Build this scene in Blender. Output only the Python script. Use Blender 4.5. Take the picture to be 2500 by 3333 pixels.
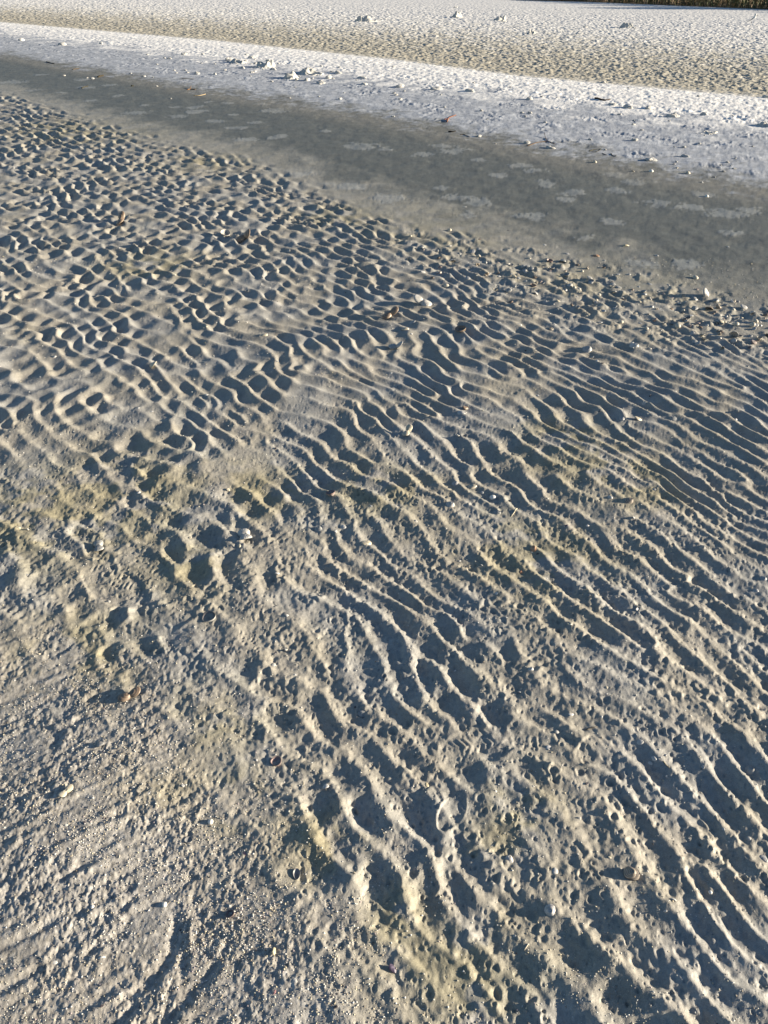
import bpy, bmesh, math, random
import numpy as np
from mathutils import Vector, Matrix
random.seed(7)
for o in list(bpy.data.objects): bpy.data.objects.remove(o)
scn = bpy.context.scene
COL = scn.collection
R = math.radians

# ------------------------------------------------------------------ camera
CAM_H, PITCH, ROLL, FPX = 1.55, R(35.5), R(0.8), 2504.0   # FPX: focal length in source pixels (2500 x 3333)
cam_d = bpy.data.cameras.new('camera'); cam = bpy.data.objects.new('camera', cam_d); COL.objects.link(cam)
cam_d.sensor_fit = 'VERTICAL'; cam_d.sensor_height = 24.0; cam_d.lens = 24.0 * FPX / 3333.0
cam_d.clip_start = 0.02; cam_d.clip_end = 3000
CAM_M = Matrix.Rotation(math.pi/2 - PITCH, 3, 'X') @ Matrix.Rotation(ROLL, 3, 'Z')
cam.matrix_world = Matrix.Translation((0, 0, CAM_H)) @ CAM_M.to_4x4()
scn.camera = cam
scn.render.resolution_x, scn.render.resolution_y = 768, 1024

# ------------------------------------------------------------------ sky, sun, exposure
SUN_EL, SUN_AZ = R(12.5), R(0.0)          # azimuth measured from +X towards +Y
w = bpy.data.worlds.new("World"); scn.world = w; w.use_nodes = True
nt = w.node_tree; nt.nodes.clear()
sky = nt.nodes.new('ShaderNodeTexSky'); sky.sky_type = 'NISHITA'; sky.sun_disc = False
sky.sun_elevation = SUN_EL; sky.dust_density = .4; sky.ozone_density = 2.5; sky.sun_rotation = R(90) - SUN_AZ
bg = nt.nodes.new('ShaderNodeBackground'); bg.inputs[1].default_value = 0.052
wo = nt.nodes.new('ShaderNodeOutputWorld')
nt.links.new(sky.outputs[0], bg.inputs[0]); nt.links.new(bg.outputs[0], wo.inputs[0])
sl = bpy.data.lights.new('sun', 'SUN'); sl.energy = 4.9; sl.angle = R(0.55); sl.color = (1.0, 0.86, 0.66)
so = bpy.data.objects.new('sun', sl); COL.objects.link(so)
so.rotation_euler = (0, math.pi/2 - SUN_EL, SUN_AZ); so.location = (20, 0, 10)
scn.view_settings.view_transform = 'Standard'; scn.view_settings.look = 'None'
scn.view_settings.exposure = 1.32; scn.view_settings.gamma = 1.0

# ------------------------------------------------------------------ numpy noise kit
def spectral(n, seed, fn):
    """periodic n x n tile, unit variance, with spectral amplitude fn(kx, ky) in cycles per tile"""
    g = np.random.default_rng(seed)
    k = np.fft.fftfreq(n) * n
    kx, ky = np.meshgrid(k, k, indexing='ij')
    a = fn(kx, ky).astype(np.float64)
    s = (g.normal(size=(n, n)) + 1j*g.normal(size=(n, n))) * a
    z = np.fft.ifft2(s)
    return z / (z.real.std() + 1e-12)

def samp(t, u, v):
    """cubic B-spline lookup of periodic tile(s); u, v in pixels"""
    n = t.shape[0]
    iu = np.floor(u).astype(np.int32); iv = np.floor(v).astype(np.int32)
    fu = (u - iu).astype(np.float32); fv = (v - iv).astype(np.float32)
    def wts(f):
        g = 1 - f
        return (g*g*g/6, (3*f*f*f - 6*f*f + 4)/6, (-3*f*f*f + 3*f*f + 3*f + 1)/6, f*f*f/6)
    wu, wv = wts(fu), wts(fv)
    flat = t.ravel(); out = 0
    cols = [((iv + j - 1) % n) for j in range(4)]
    for i in range(4):
        row = ((iu + i - 1) % n) * n
        acc = 0
        for j in range(4):
            acc = acc + wv[j] * flat[row + cols[j]]
        out = out + wu[i] * acc
    return out

N0 = 512
def band(f0, bw):
    return lambda kx, ky: np.exp(-((np.hypot(kx, ky)/f0 - 1)/bw)**2)
def frac(beta, k0, k1):
    def f(kx, ky):
        k = np.hypot(kx, ky); k[0, 0] = 1e9
        return np.where((k >= k0) & (k <= k1), k**(-beta), 0)
    return f
T_SOFT = spectral(N0, 1, band(32, .45)).real.astype(np.float32)        # one dominant size, 16 px
T_FRAC = spectral(N0, 2, frac(1.7, 8, 200)).real.astype(np.float32)
T_FRAC2 = spectral(N0, 3, frac(1.5, 12, 200)).real.astype(np.float32)
T_LOW = spectral(N0, 4, band(16, .6)).real.astype(np.float32)
def nz(t, x, y, size, px=16, rot=0.0, ox=0.0, oy=0.0, sx=1.0, sy=1.0):
    """noise with features of about `size` metres (px = feature size in tile pixels)"""
    c, s = math.cos(rot), math.sin(rot)
    u = (x*c + y*s)/sx; v = (-x*s + y*c)/sy
    return samp(t, u/size*px + ox, v/size*px + oy)
# ripple carrier: analytic (complex) oriented band-pass noise -> amplitude and phase with natural forks
NR, RPX = 1024, 22.0
def ripple_tile(seed, ang_sd, rad_sd):
    f0 = NR/RPX
    def f(kx, ky):
        k = np.hypot(kx, ky); a = np.arctan2(ky, kx)
        return np.exp(-((k/f0 - 1)/rad_sd)**2/2) * np.exp(-(a/ang_sd)**2/2) * (kx > 0)
    return spectral(NR, seed, f)
TR1 = ripple_tile(11, .23, .14); TR1r, TR1i = TR1.real.astype(np.float32), TR1.imag.astype(np.float32)
TR2 = ripple_tile(12, .55, .24); TR2r, TR2i = TR2.real.astype(np.float32), TR2.imag.astype(np.float32)
def smooth(a, b, x):
    t = np.clip((x - a)/(b - a), 0, 1); return t*t*(3 - 2*t)

# ------------------------------------------------------------------ map of the beach
def ray(px, py):
    v = CAM_M @ Vector(((px - 1250)/FPX, -(py - 1666.5)/FPX, -1)); return v
def flat_at(px, py, z=0.0):
    d = ray(px, py); t = (z - CAM_H)/d.z; return d.x*t, d.y*t
# boundaries between the zones, seen from the flat out to the dunes, with the height the sand has there
EDGE = [
 ([(-300,215),(0,290),(250,360),(500,440),(800,500),(1000,575),(1250,690),(1500,745),(1700,800),(2100,930),(2500,1040),(2700,1090)], 0.0),      # ripples | smooth wet band
 ([(-300,130),(0,180),(600,285),(1250,385),(1700,480),(2500,620),(2700,660)], 0.045),                          # wet band | pale rough sand
 ([(-300,70),(0,108),(700,195),(1500,300),(2500,425),(2700,450)], 0.085),                                         # pale rough | white crest
 ([(-300,45),(0,72),(700,132),(1250,190),(1700,248),(2500,318),(2700,335)], 0.10),                             # crest | trodden tan strip
 ([(-600,-10),(300,25),(1250,75),(1800,100),(2500,140),(2800,155)], 0.10),                                               # tan strip | far white sand
 ([(-800,-70),(1300,-10),(1910,6),(2500,31),(2900,49)], 0.14)]                                                 # white sand | dune plants
ED = []
for pts, z in EDGE:
    q = sorted(flat_at(a, b, z) for a, b in pts); xs = [p[0] for p in q]; ys = [p[1] for p in q]
    s0 = (ys[1]-ys[0])/(xs[1]-xs[0]); s1 = (ys[-1]-ys[-2])/(xs[-1]-xs[-2])
    xs = [xs[0]-300] + xs + [xs[-1]+300]; ys = [ys[0]-300*s0] + ys + [ys[-1]+300*max(min(s1,-.2),-.6)]
    ED.append((np.array(xs), np.array(ys), z))
def zone(x, y):
    """0 at the ripples' edge, 1 end of wet band, 2 foot of crest, 3 back of crest, 4 end of tan strip, 5 dunes; negative on the ripples (metres)"""
    Y = [np.interp(x, e[0], e[1]) for e in ED]
    for i in range(1, 6): Y[i] = np.maximum(Y[i], Y[i-1] + 0.4)
    t = np.where(y < Y[0], (y - Y[0])*0.8, 0.0)
    for i in range(5):
        t = np.where((y >= Y[i]) & (y < Y[i+1]), i + (y - Y[i])/(Y[i+1] - Y[i]), t)
    return np.where(y >= Y[5], 5 + (y - Y[5])*0.05, t)

def gaussmask(x, y, picks):
    """soft patches given by picks (px, py, radius in m)"""
    m = np.zeros_like(x)
    for a, b, r in picks:
        cx, cy = flat_at(a, b)
        m = np.maximum(m, np.exp(-((x-cx)**2 + (y-cy)**2)/(r*r)))
    return m
def segdist(x, y, P):
    """distance to polyline P and position along it 0..1"""
    best = np.full(x.shape, 9e9, dtype=np.float64); along = np.zeros_like(best); n = len(P) - 1
    for i in range(n):
        ax, ay = P[i]; bx, by = P[i+1]; dx, dy = bx-ax, by-ay; L = dx*dx+dy*dy
        t = np.clip(((x-ax)*dx + (y-ay)*dy)/L, 0, 1)
        d2 = (x-ax-t*dx)**2 + (y-ay-t*dy)**2
        side = np.sign((x-ax)*dy - (y-ay)*dx)
        k = d2 < np.abs(best)
        best = np.where(k, d2*np.where(side == 0, 1, side), best); along = np.where(k, (i+t)/n, along)
    return np.sqrt(np.abs(best))*np.sign(best), along

def hash2(ix, iy, s):
    h = (ix.astype(np.uint32)*np.uint32(374761393)) ^ (iy.astype(np.uint32)*np.uint32(668265263)) ^ np.uint32((s*2246822519) & 0xffffffff)
    h = (h ^ (h >> np.uint32(13)))*np.uint32(1274126177); h = h ^ (h >> np.uint32(16))
    h = h*np.uint32(2654435761); h = h ^ (h >> np.uint32(15)); return h
def pits(x, y, cell, prob, r0, r1, seed, rim=.25):
    """burrow dimples: sum of unit-depth pits"""
    cx = np.floor(x/cell).astype(np.int64); cy = np.floor(y/cell).astype(np.int64)
    out = np.zeros_like(x)
    for i in (-1, 0, 1):
        for j in (-1, 0, 1):
            h = hash2(cx+i, cy+j, seed)
            a = (h & np.uint32(1023))/1023.; b = ((h >> np.uint32(10)) & np.uint32(1023))/1023.; c = ((h >> np.uint32(20)) & np.uint32(1023))/1023.
            h2 = hash2(cx+i, cy+j, seed+77); e = (h2 & np.uint32(1023))/1023.
            rr = r0 + (r1-r0)*e*e
            d = np.hypot(x - (cx+i+a)*cell, (y - (cy+j+b)*cell)*(0.8+.4*c))/rr
            v = -np.exp(-(d*1.15)**3) + rim*np.exp(-((d-1.35)/.35)**2)
            out = out + np.where(c < prob, v*(rr/r1), 0)
    return out

# shoe prints on the ripples: px, py, heading in degrees, length, depth
PRINTS = [(1560,2420,10,.20,1.0),(1800,2430,-14,.20,.9),(1960,2425,30,.16,.8),(370,1905,-38,.28,.9),(470,1850,-45,.27,.8),(500,2030,25,.24,1.0),
          (600,1170,20,.26,.8),(560,1010,-20,.26,.7),(1720,1400,-25,.25,.6),(1380,1640,-30,.25,.7),(800,1080,-10,.24,.7),(2430,1830,-25,.22,.8),
          (1680,2845,0,.12,.6),(1610,1420,-40,.22,.6),(1160,1560,-30,.25,.6),(290,850,0,.28,.9),(530,2180,15,.2,.6),(2050,1290,-30,.24,.7),(1470,2640,60,.11,.8)]
PRW = [(flat_at(a, b), R(h), L, k) for a, b, h, L, k in PRINTS]
def printmap(x, y):
    """returns (blend of flattened sole area, relief in metres)"""
    m = np.zeros_like(x); r = np.zeros_like(x)
    for i, ((cx, cy), h, L, k) in enumerate(PRW):
        s = (np.abs(x-cx) < .3) & (np.abs(y-cy) < .3)
        if not s.any(): continue
        dx, dy = x[s]-cx, y[s]-cy; a = dx*math.cos(h)+dy*math.sin(h); b = -dx*math.sin(h)+dy*math.cos(h)
        Wd = L*.19*(1 + .25*np.cos(a/L*5)); e = np.maximum(np.abs(a)/(L*.5), 0)**3 + np.abs(b/Wd)**2.6
        inside = 1 - smooth(.75, 1.15, e); rim = np.exp(-((e-1.35)/.35)**2)
        if i % 3 == 0: tr = np.cos(a*2*math.pi/.017 + 1.6*np.abs(b)*2*math.pi/.04)
        elif i % 3 == 1: tr = np.cos(a*2*math.pi/.02)*np.where(np.abs(b) < .012, .3, 1) + .5*np.cos(b*2*math.pi/.03)
        else: tr = np.cos((a+.35*b)*2*math.pi/.021)*np.cos(b*2*math.pi/.05)
        tr = np.tanh(tr*1.6)
        patch = smooth(-.1, 1.1, nz(T_SOFT, x[s], y[s], .06, ox=i*31))
        m[s] = np.maximum(m[s], inside*.75*k); r[s] += k*(-.0045*inside + .0030*tr*inside*patch + .0035*rim*(.4+.6*patch))
    return m, r
# drainage scours in the smooth sand at the lower left
SCOUR = [([(330,3400),(452,3232),(542,3127),(580,3030),(560,2950)], .0062, .013), ([(-60,2965),(188,2878),(279,2825),(390,2735)], .005, .011),
         ([(-60,3120),(100,3050),(160,3010)], .004, .009), ([(560,2620),(640,2580),(760,2530)], .004, .012), ([(600,3180),(596,3110),(590,3040)], .006, .010),
         ([(640,3220),(690,3160),(710,3120)], .006, .012), ([(520,3333),(600,3260),(640,3200)], .005, .012), ([(-60,3250),(60,3190),(140,3150)], .0035, .009),
         ([(300,2700),(420,2650),(480,2640)], .004, .010), ([(160,2440),(190,2400),(150,2360)], .005, .012), ([(200,3333),(330,3240),(460,3140)], .003, .010)]
SCW = [([flat_at(*p) for p in P], a, w_) for P, a, w_ in SCOUR]
# region weights (positions in the photograph's pixels, radii in metres)
FLATBL = [(0,3333,.36),(250,3000,.26),(0,2800,.35),(150,2500,.34),(0,2450,.30),(420,3250,.22),(500,2800,.20),(650,3050,.20),(-150,2300,.25),(800,3200,.14),(350,2600,.2)]
CROSS = [(0,600,1.6),(400,800,1.1),(100,1000,.9),(0,1300,.6),(600,1000,.7),(450,1400,.45),(1250,950,.5),(900,700,.8),(1600,1080,.5),(600,1700,.35),(1000,2900,.2),(1400,2500,.25)]

def blend_masks(x, y):
    t = zone(x, y)
    flatbl = np.clip(gaussmask(x, y, FLATBL)*1.5 + .22*nz(T_SOFT, x, y, .16, ox=9), 0, 1)
    cross = np.clip(gaussmask(x, y, CROSS)*1.2, 0, 1)
    return t, flatbl, cross

def height(x, y, parts=None):
    x = np.asarray(x, dtype=np.float64); y = np.asarray(y, dtype=np.float64)
    t, flatbl, cross = blend_masks(x, y)
    H = np.zeros_like(x)
    # the broad profile of the beach
    H += np.interp(t, [-40,-6,-1,0,1,2,2.6,3,3.15,4,5,7,20], [-.02,0,0,0,.045,.085,.115,.10,.085,.10,.14,.55,1.2])
    H += .006*nz(T_LOW, x, y, .9, px=32)*smooth(6, 2, y)*1.0
    # ---------- ripples
    s = t < 0.25
    xs, ys, ts = x[s], y[s], t[s]
    fb, cr = flatbl[s], cross[s]
    # slow bending of the crests: wave number points about 35 degrees from +X
    wx = .020*nz(T_LOW, xs, ys, .8, px=32, ox=5) + .006*nz(T_SOFT, xs, ys, .2, ox=5); wy = .020*nz(T_LOW, xs, ys, .8, px=32, ox=90, oy=40) + .006*nz(T_SOFT, xs, ys, .2, ox=85)
    lam = np.interp(ys, LY, LL)
    # integrate the changing wave length along y with a simple stretched coordinate
    yl = np.interp(ys, YT, YI)
    rot = R(37); lx = (xs+wx)/(.55*lam+.45*.095)   # the pattern coarsens towards the slope
    yl = yl + (.42*1.5*np.log(np.cosh(np.clip(xs/1.5, -30, 30))))/lam
    u = lx*math.cos(rot) + (yl+wy/lam)*math.sin(rot); v = -lx*math.sin(rot) + (yl+wy/lam)*math.cos(rot)
    a1, b1 = samp(TR1r, u*RPX, v*RPX+300), samp(TR1i, u*RPX, v*RPX+300)
    r2 = R(-58)
    u2 = u*math.cos(r2)+v*math.sin(r2); v2 = -u*math.sin(r2)+v*math.cos(r2)
    a2, b2 = samp(TR2r, u2*RPX*.70, v2*RPX*.70), samp(TR2i, u2*RPX*.70, v2*RPX*.70)
    def prof(a, b, skew, sharp):
        A = np.hypot(a, b)*.75; ph = np.arctan2(b, a)
        ph = ph + skew*np.cos(ph) + .10*np.sin(ph)      # lean: gentle side to the left, steep side towards the sun
        q = np.sqrt(np.sin(ph/2)**2 + sharp)
        return (1 - 1.75*q**1.25), np.clip(A/(A+.11)*1.11, 0, 1.10)
    p1, A1 = prof(a1, b1, -.40, .09)
    p2, A2 = prof(a2, b2, -.2, .08)
    mod = .80 + .22*nz(T_LOW, xs, ys, .55, px=32, ox=17)
    big = lam/.091*np.interp(ys, [.6, 2.0, 3, 6, 12], [.72, .74, .92, 1.30, 1.45])
    rip = (.0118*p1*A1 + (.0036 + .0028*cr + .0022*smooth(2.6, 1.0, ys))*p2*A2*(1.0-.35*p1))*mod*big
    # lumpy sand between the crests in the near part
    nearw = smooth(3.9, 2.0, ys)
    fine = nz(T_SOFT, xs, ys, .032, rot=.5) + .6*nz(T_SOFT, xs, ys, .019, rot=1.1, ox=50)
    rip += (.15+.85*smooth(3.1,1.8,ys))*.00085*fine*(.6+.6*smooth(-.5, 1, nz(T_LOW, xs, ys, .25, px=32, ox=70)))
    rip += (.00036+.0001*smooth(2.6,1.4,ys))*nz(T_FRAC, xs, ys, .03, rot=.9)
    fade = smooth(0.0, -.75, ts + .22*nz(T_SOFT, xs, ys, .35, ox=3))
    fade = np.where(ts > -.6, fade*smooth(.12, -.25, ts), fade)
    # hollows that survive further up the slope: keep only the deepest part of the ripples
    deep = np.minimum(rip + .0040, 0)*smooth(.02, -.5, ts)*.9
    rip = rip*fade + deep*(1-fade)
    # rubbly shell zone
    rub = shellzone(xs, ys)
    rip = rip*(1-.25*rub) + rub*(.0046*nz(T_FRAC, xs, ys, .07, px=20, rot=.3, ox=8) + .0016*nz(T_SOFT, xs, ys, .05, ox=80))*smooth(-1,.8,nz(T_LOW, xs, ys, .3, px=32, ox=7))
    # smooth drained sand at the lower left, with flow lines
    fl = nz(T_SOFT, xs, ys, .03, rot=R(33), sx=7.0, sy=1.0, ox=12); fl2 = nz(T_FRAC, xs, ys, .03, rot=R(33), sx=4.0)
    gritty = smooth(-.8, 1.4, nz(T_LOW, xs, ys, .22, px=32, ox=33) + .9*gaussmask(xs, ys, [(300,2750,.2),(700,3000,.2),(200,2400,.2),(60,2500,.2),(350,2650,.12)]))
    lin = smooth(-.1,-.5, xs + .35*ys - .2)
    bl = (.0007*fl + .0007*fl2)*(.25+.75*lin) + (.30+.7*gritty)*(.0013*nz(T_FRAC2, xs, ys, .040, px=32, ox=3, rot=.4) + .0003*nz(T_SOFT, xs, ys, .009, ox=60, rot=.2))
    for P, amp, wd in SCW:
        d, al = segdist(xs, ys, P); e = np.sin(np.clip(al, 0, 1)*math.pi)**.6
        bl = bl + np.where(np.abs(d) < .08, -.8*amp*e*(np.exp(-(d/wd)**2) - .5*np.exp(-((d-wd*1.5)/(wd))**2)), 0)
    rip = rip*(1-fb*.93) + bl*fb
    # shoe prints
    n_ = ys < 9
    pm = np.zeros_like(xs); pr = np.zeros_like(xs); pm[n_], pr[n_] = printmap(xs[n_], ys[n_])
    rip = rip*(1-pm*.7) + pr*.55
    # burrow pits and holes
    k = ys < 4.2
    if k.any():
        xx, yy = xs[k], ys[k]; nw = smooth(4.0, 2.3, yy); dens = .55+.45*smooth(-.8, .8, nz(T_LOW, xx, yy, .3, px=32, ox=44))
        cl = .35+.65*gaussmask(xx, yy, [(1500,1500,.9),(1900,2000,.8),(700,2000,.7),(1900,2600,.5),(1100,2500,.5),(1500,3000,.5)])
        f_ = (1-.75*fb[k])
        pp = .0066*pits(xx+.002*fine[k], yy, .030, .55, .004, .0105, 5) * dens*cl
        pp += .0040*pits(xx, yy, .019, .45, .0022, .0050, 9) * dens
        pp += .0030*pits(xx, yy, .013, .25, .0013, .0026, 13, .1)
        rip[k] += pp*nw*f_
    H[s] += rip
    # ---------- wet band: faint footprints and dragged texture
    s = (t > -.4) & (t < 2.3)
    xs, ys, ts = x[s], y[s], t[s]
    k1 = smooth(-.4, .2, ts)
    v_ = .0013*nz(T_FRAC, xs, ys, .25, px=32, rot=.5)*k1 + .0005*nz(T_FRAC, xs, ys, .05, ox=4, rot=.95, sx=3)*k1
    pat = dry_patches(xs, ys)
    v_ += pat*(.0015 + .0008*nz(T_FRAC, xs, ys, .09, px=20, ox=24))
    up = smooth(.9, 1.5, ts + .12*nz(T_SOFT, xs, ys, .5, ox=31))
    v_ += up*((.0026*nz(T_FRAC2, xs, ys, .16, px=32) + .0030*np.maximum(nz(T_SOFT, xs, ys, .09, ox=6)-.9, 0)))*(.35 + .9*smooth(0, 1.2, nz(T_LOW, xs, ys, .8, px=32, ox=61)))
    H[s] += v_
    # ---------- crest, tan strip and far sand: trodden lumps
    s = (t >= 1.9) & (y < 90)
    xs, ys, ts = x[s], y[s], t[s]
    k2 = smooth(1.9, 2.3, ts)
    H[s] += k2*(.0009*nz(T_SOFT, xs, ys, .09, ox=41, rot=.3) + .0030*nz(T_FRAC2, xs, ys, .22, px=32, ox=8, rot=.62))
    k3 = smooth(2.95, 3.12, ts)*smooth(5.2, 4.2, ts)
    H[s] += k3*(.0030*nz(T_SOFT, xs, ys, .12, ox=71, rot=.8) + .0075*(.6*np.maximum(nz(T_FRAC2, xs, ys, .20, px=32, ox=11, rot=1.13), -.5) + .6*nz(T_FRAC2, xs, ys, .31, px=32, ox=211, rot=.31)))
    return H

LY, LL = [0, 1, 3, 5.7, 9, 13], [.088, .080, .086, .104, .128, .152]
YT = np.linspace(-5, 60, 1301); _lam = np.interp(YT, LY, LL); YI = np.cumsum(.05/_lam)
def shellzone(x, y):
    P = [(1250,790),(1700,900),(2150,1010),(2600,1120)]
    d, _ = segdist(x, y, [flat_at(*p) for p in P])
    Q = [flat_at(1150, 700)[0], flat_at(1500, 800)[0]]
    wide = np.interp(x, [0, .8, 2.5], [.35, .55, .50])
    return smooth(wide*1.35, wide*.7, np.abs(d))*smooth(-.25, .35, x)
_rp = random.Random(5)
PATCH = [(40,265,.5),(130,245,.3),(270,262,.35),(60,330,.0),(275,285,.4),(390,312,.25),(360,280,.3),(300,325,.25),(430,350,.0),(640,352,.35),(440,366,.42),(410,430,.0),
         (570,378,.3),(640,365,.4),(575,350,.2),(470,343,.2),(550,290,.25),(700,395,.3),(760,415,.3),(830,400,.25),(900,365,.5),(850,345,.25),(740,340,.25),(800,450,.3),(900,445,.3),
         (1180,478,.5),(1250,490,.2),(1060,430,.2),(1440,480,.3),(1480,495,.35),(1560,525,.2),(1380,505,.3),(1690,545,.28),(1740,560,.25),(1640,573,.25),(1780,600,.3),(1870,630,.3),(2000,580,.3),(2060,600,.25),(2010,625,.25),
         (2130,665,.3),(2250,680,.3),(2360,700,.35),(2440,690,.25),(2280,640,.25),(1720,700,.3),(1560,655,.3),(1500,640,.3),(1430,610,.2),(1990,720,.22),(2390,760,.2),(1270,640,.4),(1130,600,.4),(980,560,.3),
         (2100,850,.25),(2230,855,.3),(1900,770,.2),(1520,690,.2),(1840,650,.2),(100,290,.25),(200,300,.2),(750,375,.2),(680,335,.2)]
PATW = [(flat_at(a, b, .02), r) for a, b, r in PATCH if r > 0]
def dry_patches(x, y):
    m = np.zeros_like(x)
    for i, ((cx, cy), r) in enumerate(PATW):
        r = r*.46; an = (i*37 % 100)/100*1.2-.3; dx, dy = x-cx, y-cy
        a = dx*math.cos(an)+dy*math.sin(an); b = -dx*math.sin(an)+dy*math.cos(an)
        m = np.maximum(m, np.exp(-((a/r)**2 + (b/(r*.85))**2)))
    return smooth(.42, .62, m + .16*nz(T_FRAC, x, y, .12, px=20) + .10*nz(T_SOFT, x, y, .05))*smooth(.1, .3, m)

# ------------------------------------------------------------------ ground sheet
def axis_rows():
    ys = [-4.0, -2.5, -1.4, -.7, -.25, 0.0, .12, .2]; y = .26
    while y < 60:
        ys.append(y)
        y += min(max(.00125*(y*y + 2.0)*.72 + .0004, .0017), .045 if y < 42 else .09)
    while y < 2500: ys.append(y); y += max(.2, (y-55)*.12)
    return np.array(ys)
ROWS = axis_rows()
NC = 1150
cc = np.linspace(-1, 1, NC)
outer = np.array([1.04, 1.10, 1.2, 1.35, 1.6, 2, 2.8, 4, 7, 12, 25, 60, 150, 400])
UC = np.concatenate([-outer[::-1], cc, outer])
half = np.where(ROWS > 0, .475*np.maximum(ROWS, 0) + .62, .62)
half = np.where(ROWS > 60, .475*60+.62 + (ROWS-60)*.2, half)
GX = half[:, None]*UC[None, :]; GX = np.clip(GX, -2500, 2500)
GX += np.sign(UC)[None, :]*(np.abs(UC) > 100)*1e-3
GY = np.repeat(ROWS[:, None], len(UC), 1)
fx, fy = GX.ravel(), GY.ravel()
GZ = np.empty_like(fx)
for i in range(0, len(fx), 400000): GZ[i:i+400000] = height(fx[i:i+400000], fy[i:i+400000])
nr, nc = GX.shape
me = bpy.data.meshes.new('sand')
me.vertices.add(nr*nc); me.vertices.foreach_set('co', np.stack([fx, fy, GZ], 1).astype(np.float32).ravel())
idx = np.arange(nr*nc, dtype=np.int32).reshape(nr, nc)
q = np.stack([idx[:-1, :-1], idx[:-1, 1:], idx[1:, 1:], idx[1:, :-1]], -1).reshape(-1)
nf = (nr-1)*(nc-1)
me.loops.add(nf*4); me.loops.foreach_set('vertex_index', q)
me.polygons.add(nf); me.polygons.foreach_set('loop_start', np.arange(0, nf*4, 4, dtype=np.int32))
me.update(calc_edges=True)
me.shade_smooth()

def sand_colour(x, y):
    t, flatbl, cross = blend_masks(x, y)
    n1 = nz(T_FRAC, x, y, .5, px=32, ox=20); n2 = nz(T_LOW, x, y, .5, px=32, ox=55); n3 = nz(T_FRAC2, x, y, .08, px=16)
    base = np.array([.335, .318, .278]); olive = np.array([.30, .268, .155]); grey = np.array([.318, .320, .312])
    wet = np.array([.118, .124, .115]); pale = np.array([.39, .42, .475]); white = np.array([.80, .80, .795]); tan = np.array([.43, .41, .345]); dirt = np.array([.12, .085, .05])
    def mix(c, d, m): return c*(1-m[:, None]) + d[None, :]*m[:, None]
    c = np.repeat(base[None, :], len(x), 0)
    c = mix(c, grey, smooth(-.6, .9, n2)*.8)
    ol = gaussmask(x, y, [(400,1620,.35),(150,1640,.3),(850,1600,.2),(300,2160,.16),(700,2350,.12),(1050,2760,.10),(950,2740,.08),(1500,3180,.14),(1400,3100,.1),(1300,3000,.08),
        (1220,1600,.2),(1900,1500,.25),(1750,1800,.25),(2050,1560,.2),(1400,720,.55),(1500,770,.4),(2000,900,.5),(1850,880,.35),(2150,930,.4),(250,420,.8),(420,430,.6),(700,520,.5),
        (560,2550,.1),(240,2120,.2),(820,2600,.1),(750,2650,.07),(1150,700,.4),(100,1700,.3),(500,860,.3),(1700,2640,.1),(1620,2740,.08),(1850,1420,.2),(600,1850,.15)])
    olm = np.clip(ol*1.1*smooth(-.6, .9, nz(T_FRAC, x, y, .12, px=20, ox=77) + .6) , 0, 1) + .16*smooth(.8, 1.9, n1)
    c = mix(c, olive, np.clip(olm*.62, 0, 1))
    c = mix(c, np.array([.37, .35, .325]), flatbl*.55)
    edge = smooth(-.9, .15, t); c = mix(c, np.array([.300, .290, .255]), edge*.7)
    wb = smooth(-.02, .30, t + .05*n1); c = mix(c, wet, wb*(.93 - .10*smooth(.6, 1.0, t)))
    c = mix(c, np.array([.36, .375, .375]), dry_patches(x, y)*smooth(-.6, 0, t)*smooth(1.1, .9, t)*.5)
    dip = np.exp(-((t-.93)/.10)**2); c = mix(c, np.array([.24, .235, .215]), dip*.6)
    pl = smooth(.92, 1.30, t + .05*n1 + .04*n3); c = mix(c, pale, pl*.92)
    c = mix(c, np.array([.50, .53, .58]), pl*smooth(.3, 1.3, nz(T_FRAC2, x, y, .3, px=20, ox=13))*.8)
    c = mix(c, white, smooth(1.75, 2.25, t + .12*n1))
    tn = smooth(2.96, 3.04, t + .012*n3)
    c = mix(c, tan, tn*.95)
    c = mix(c, np.array([.33, .30, .23]), tn*smooth(3.9, 3.05, t)*smooth(-.9, .7, nz(T_SOFT, x, y, .22, ox=29) + .3*n3)*.55)
    c = mix(c, np.array([.68, .68, .67]), smooth(3.25, 4.15, t + .12*n1 + .06*n3))
    c = mix(c, np.array([.66, .665, .67]), smooth(4.0, 4.3, t + .1*n1))
    c = mix(c, dirt, smooth(4.985, 5.0, t))
    c *= (1 + .16*flatbl*nz(T_FRAC, x, y, .006, ox=61))[:, None]
    c *= (1 + .05*n3 + .035*nz(T_FRAC, x, y, .02, px=16, ox=39))[:, None]
    rough = np.interp(t, [-9, -.4, .1, .7, 1.0, 1.4, 9], [.62, .58, .50, .50, .7, .92, .95])
    return np.clip(c, .02, .9), rough
CA = np.ones((nr*nc, 4), np.float32)
for i in range(0, len(fx), 400000):
    c_, r_ = sand_colour(fx[i:i+400000], fy[i:i+400000]); CA[i:i+400000, :3] = c_; CA[i:i+400000, 3] = r_
at = me.color_attributes.new('tint', 'FLOAT_COLOR', 'POINT'); at.data.foreach_set('color', CA.ravel())
del CA, GX, GY

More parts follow.
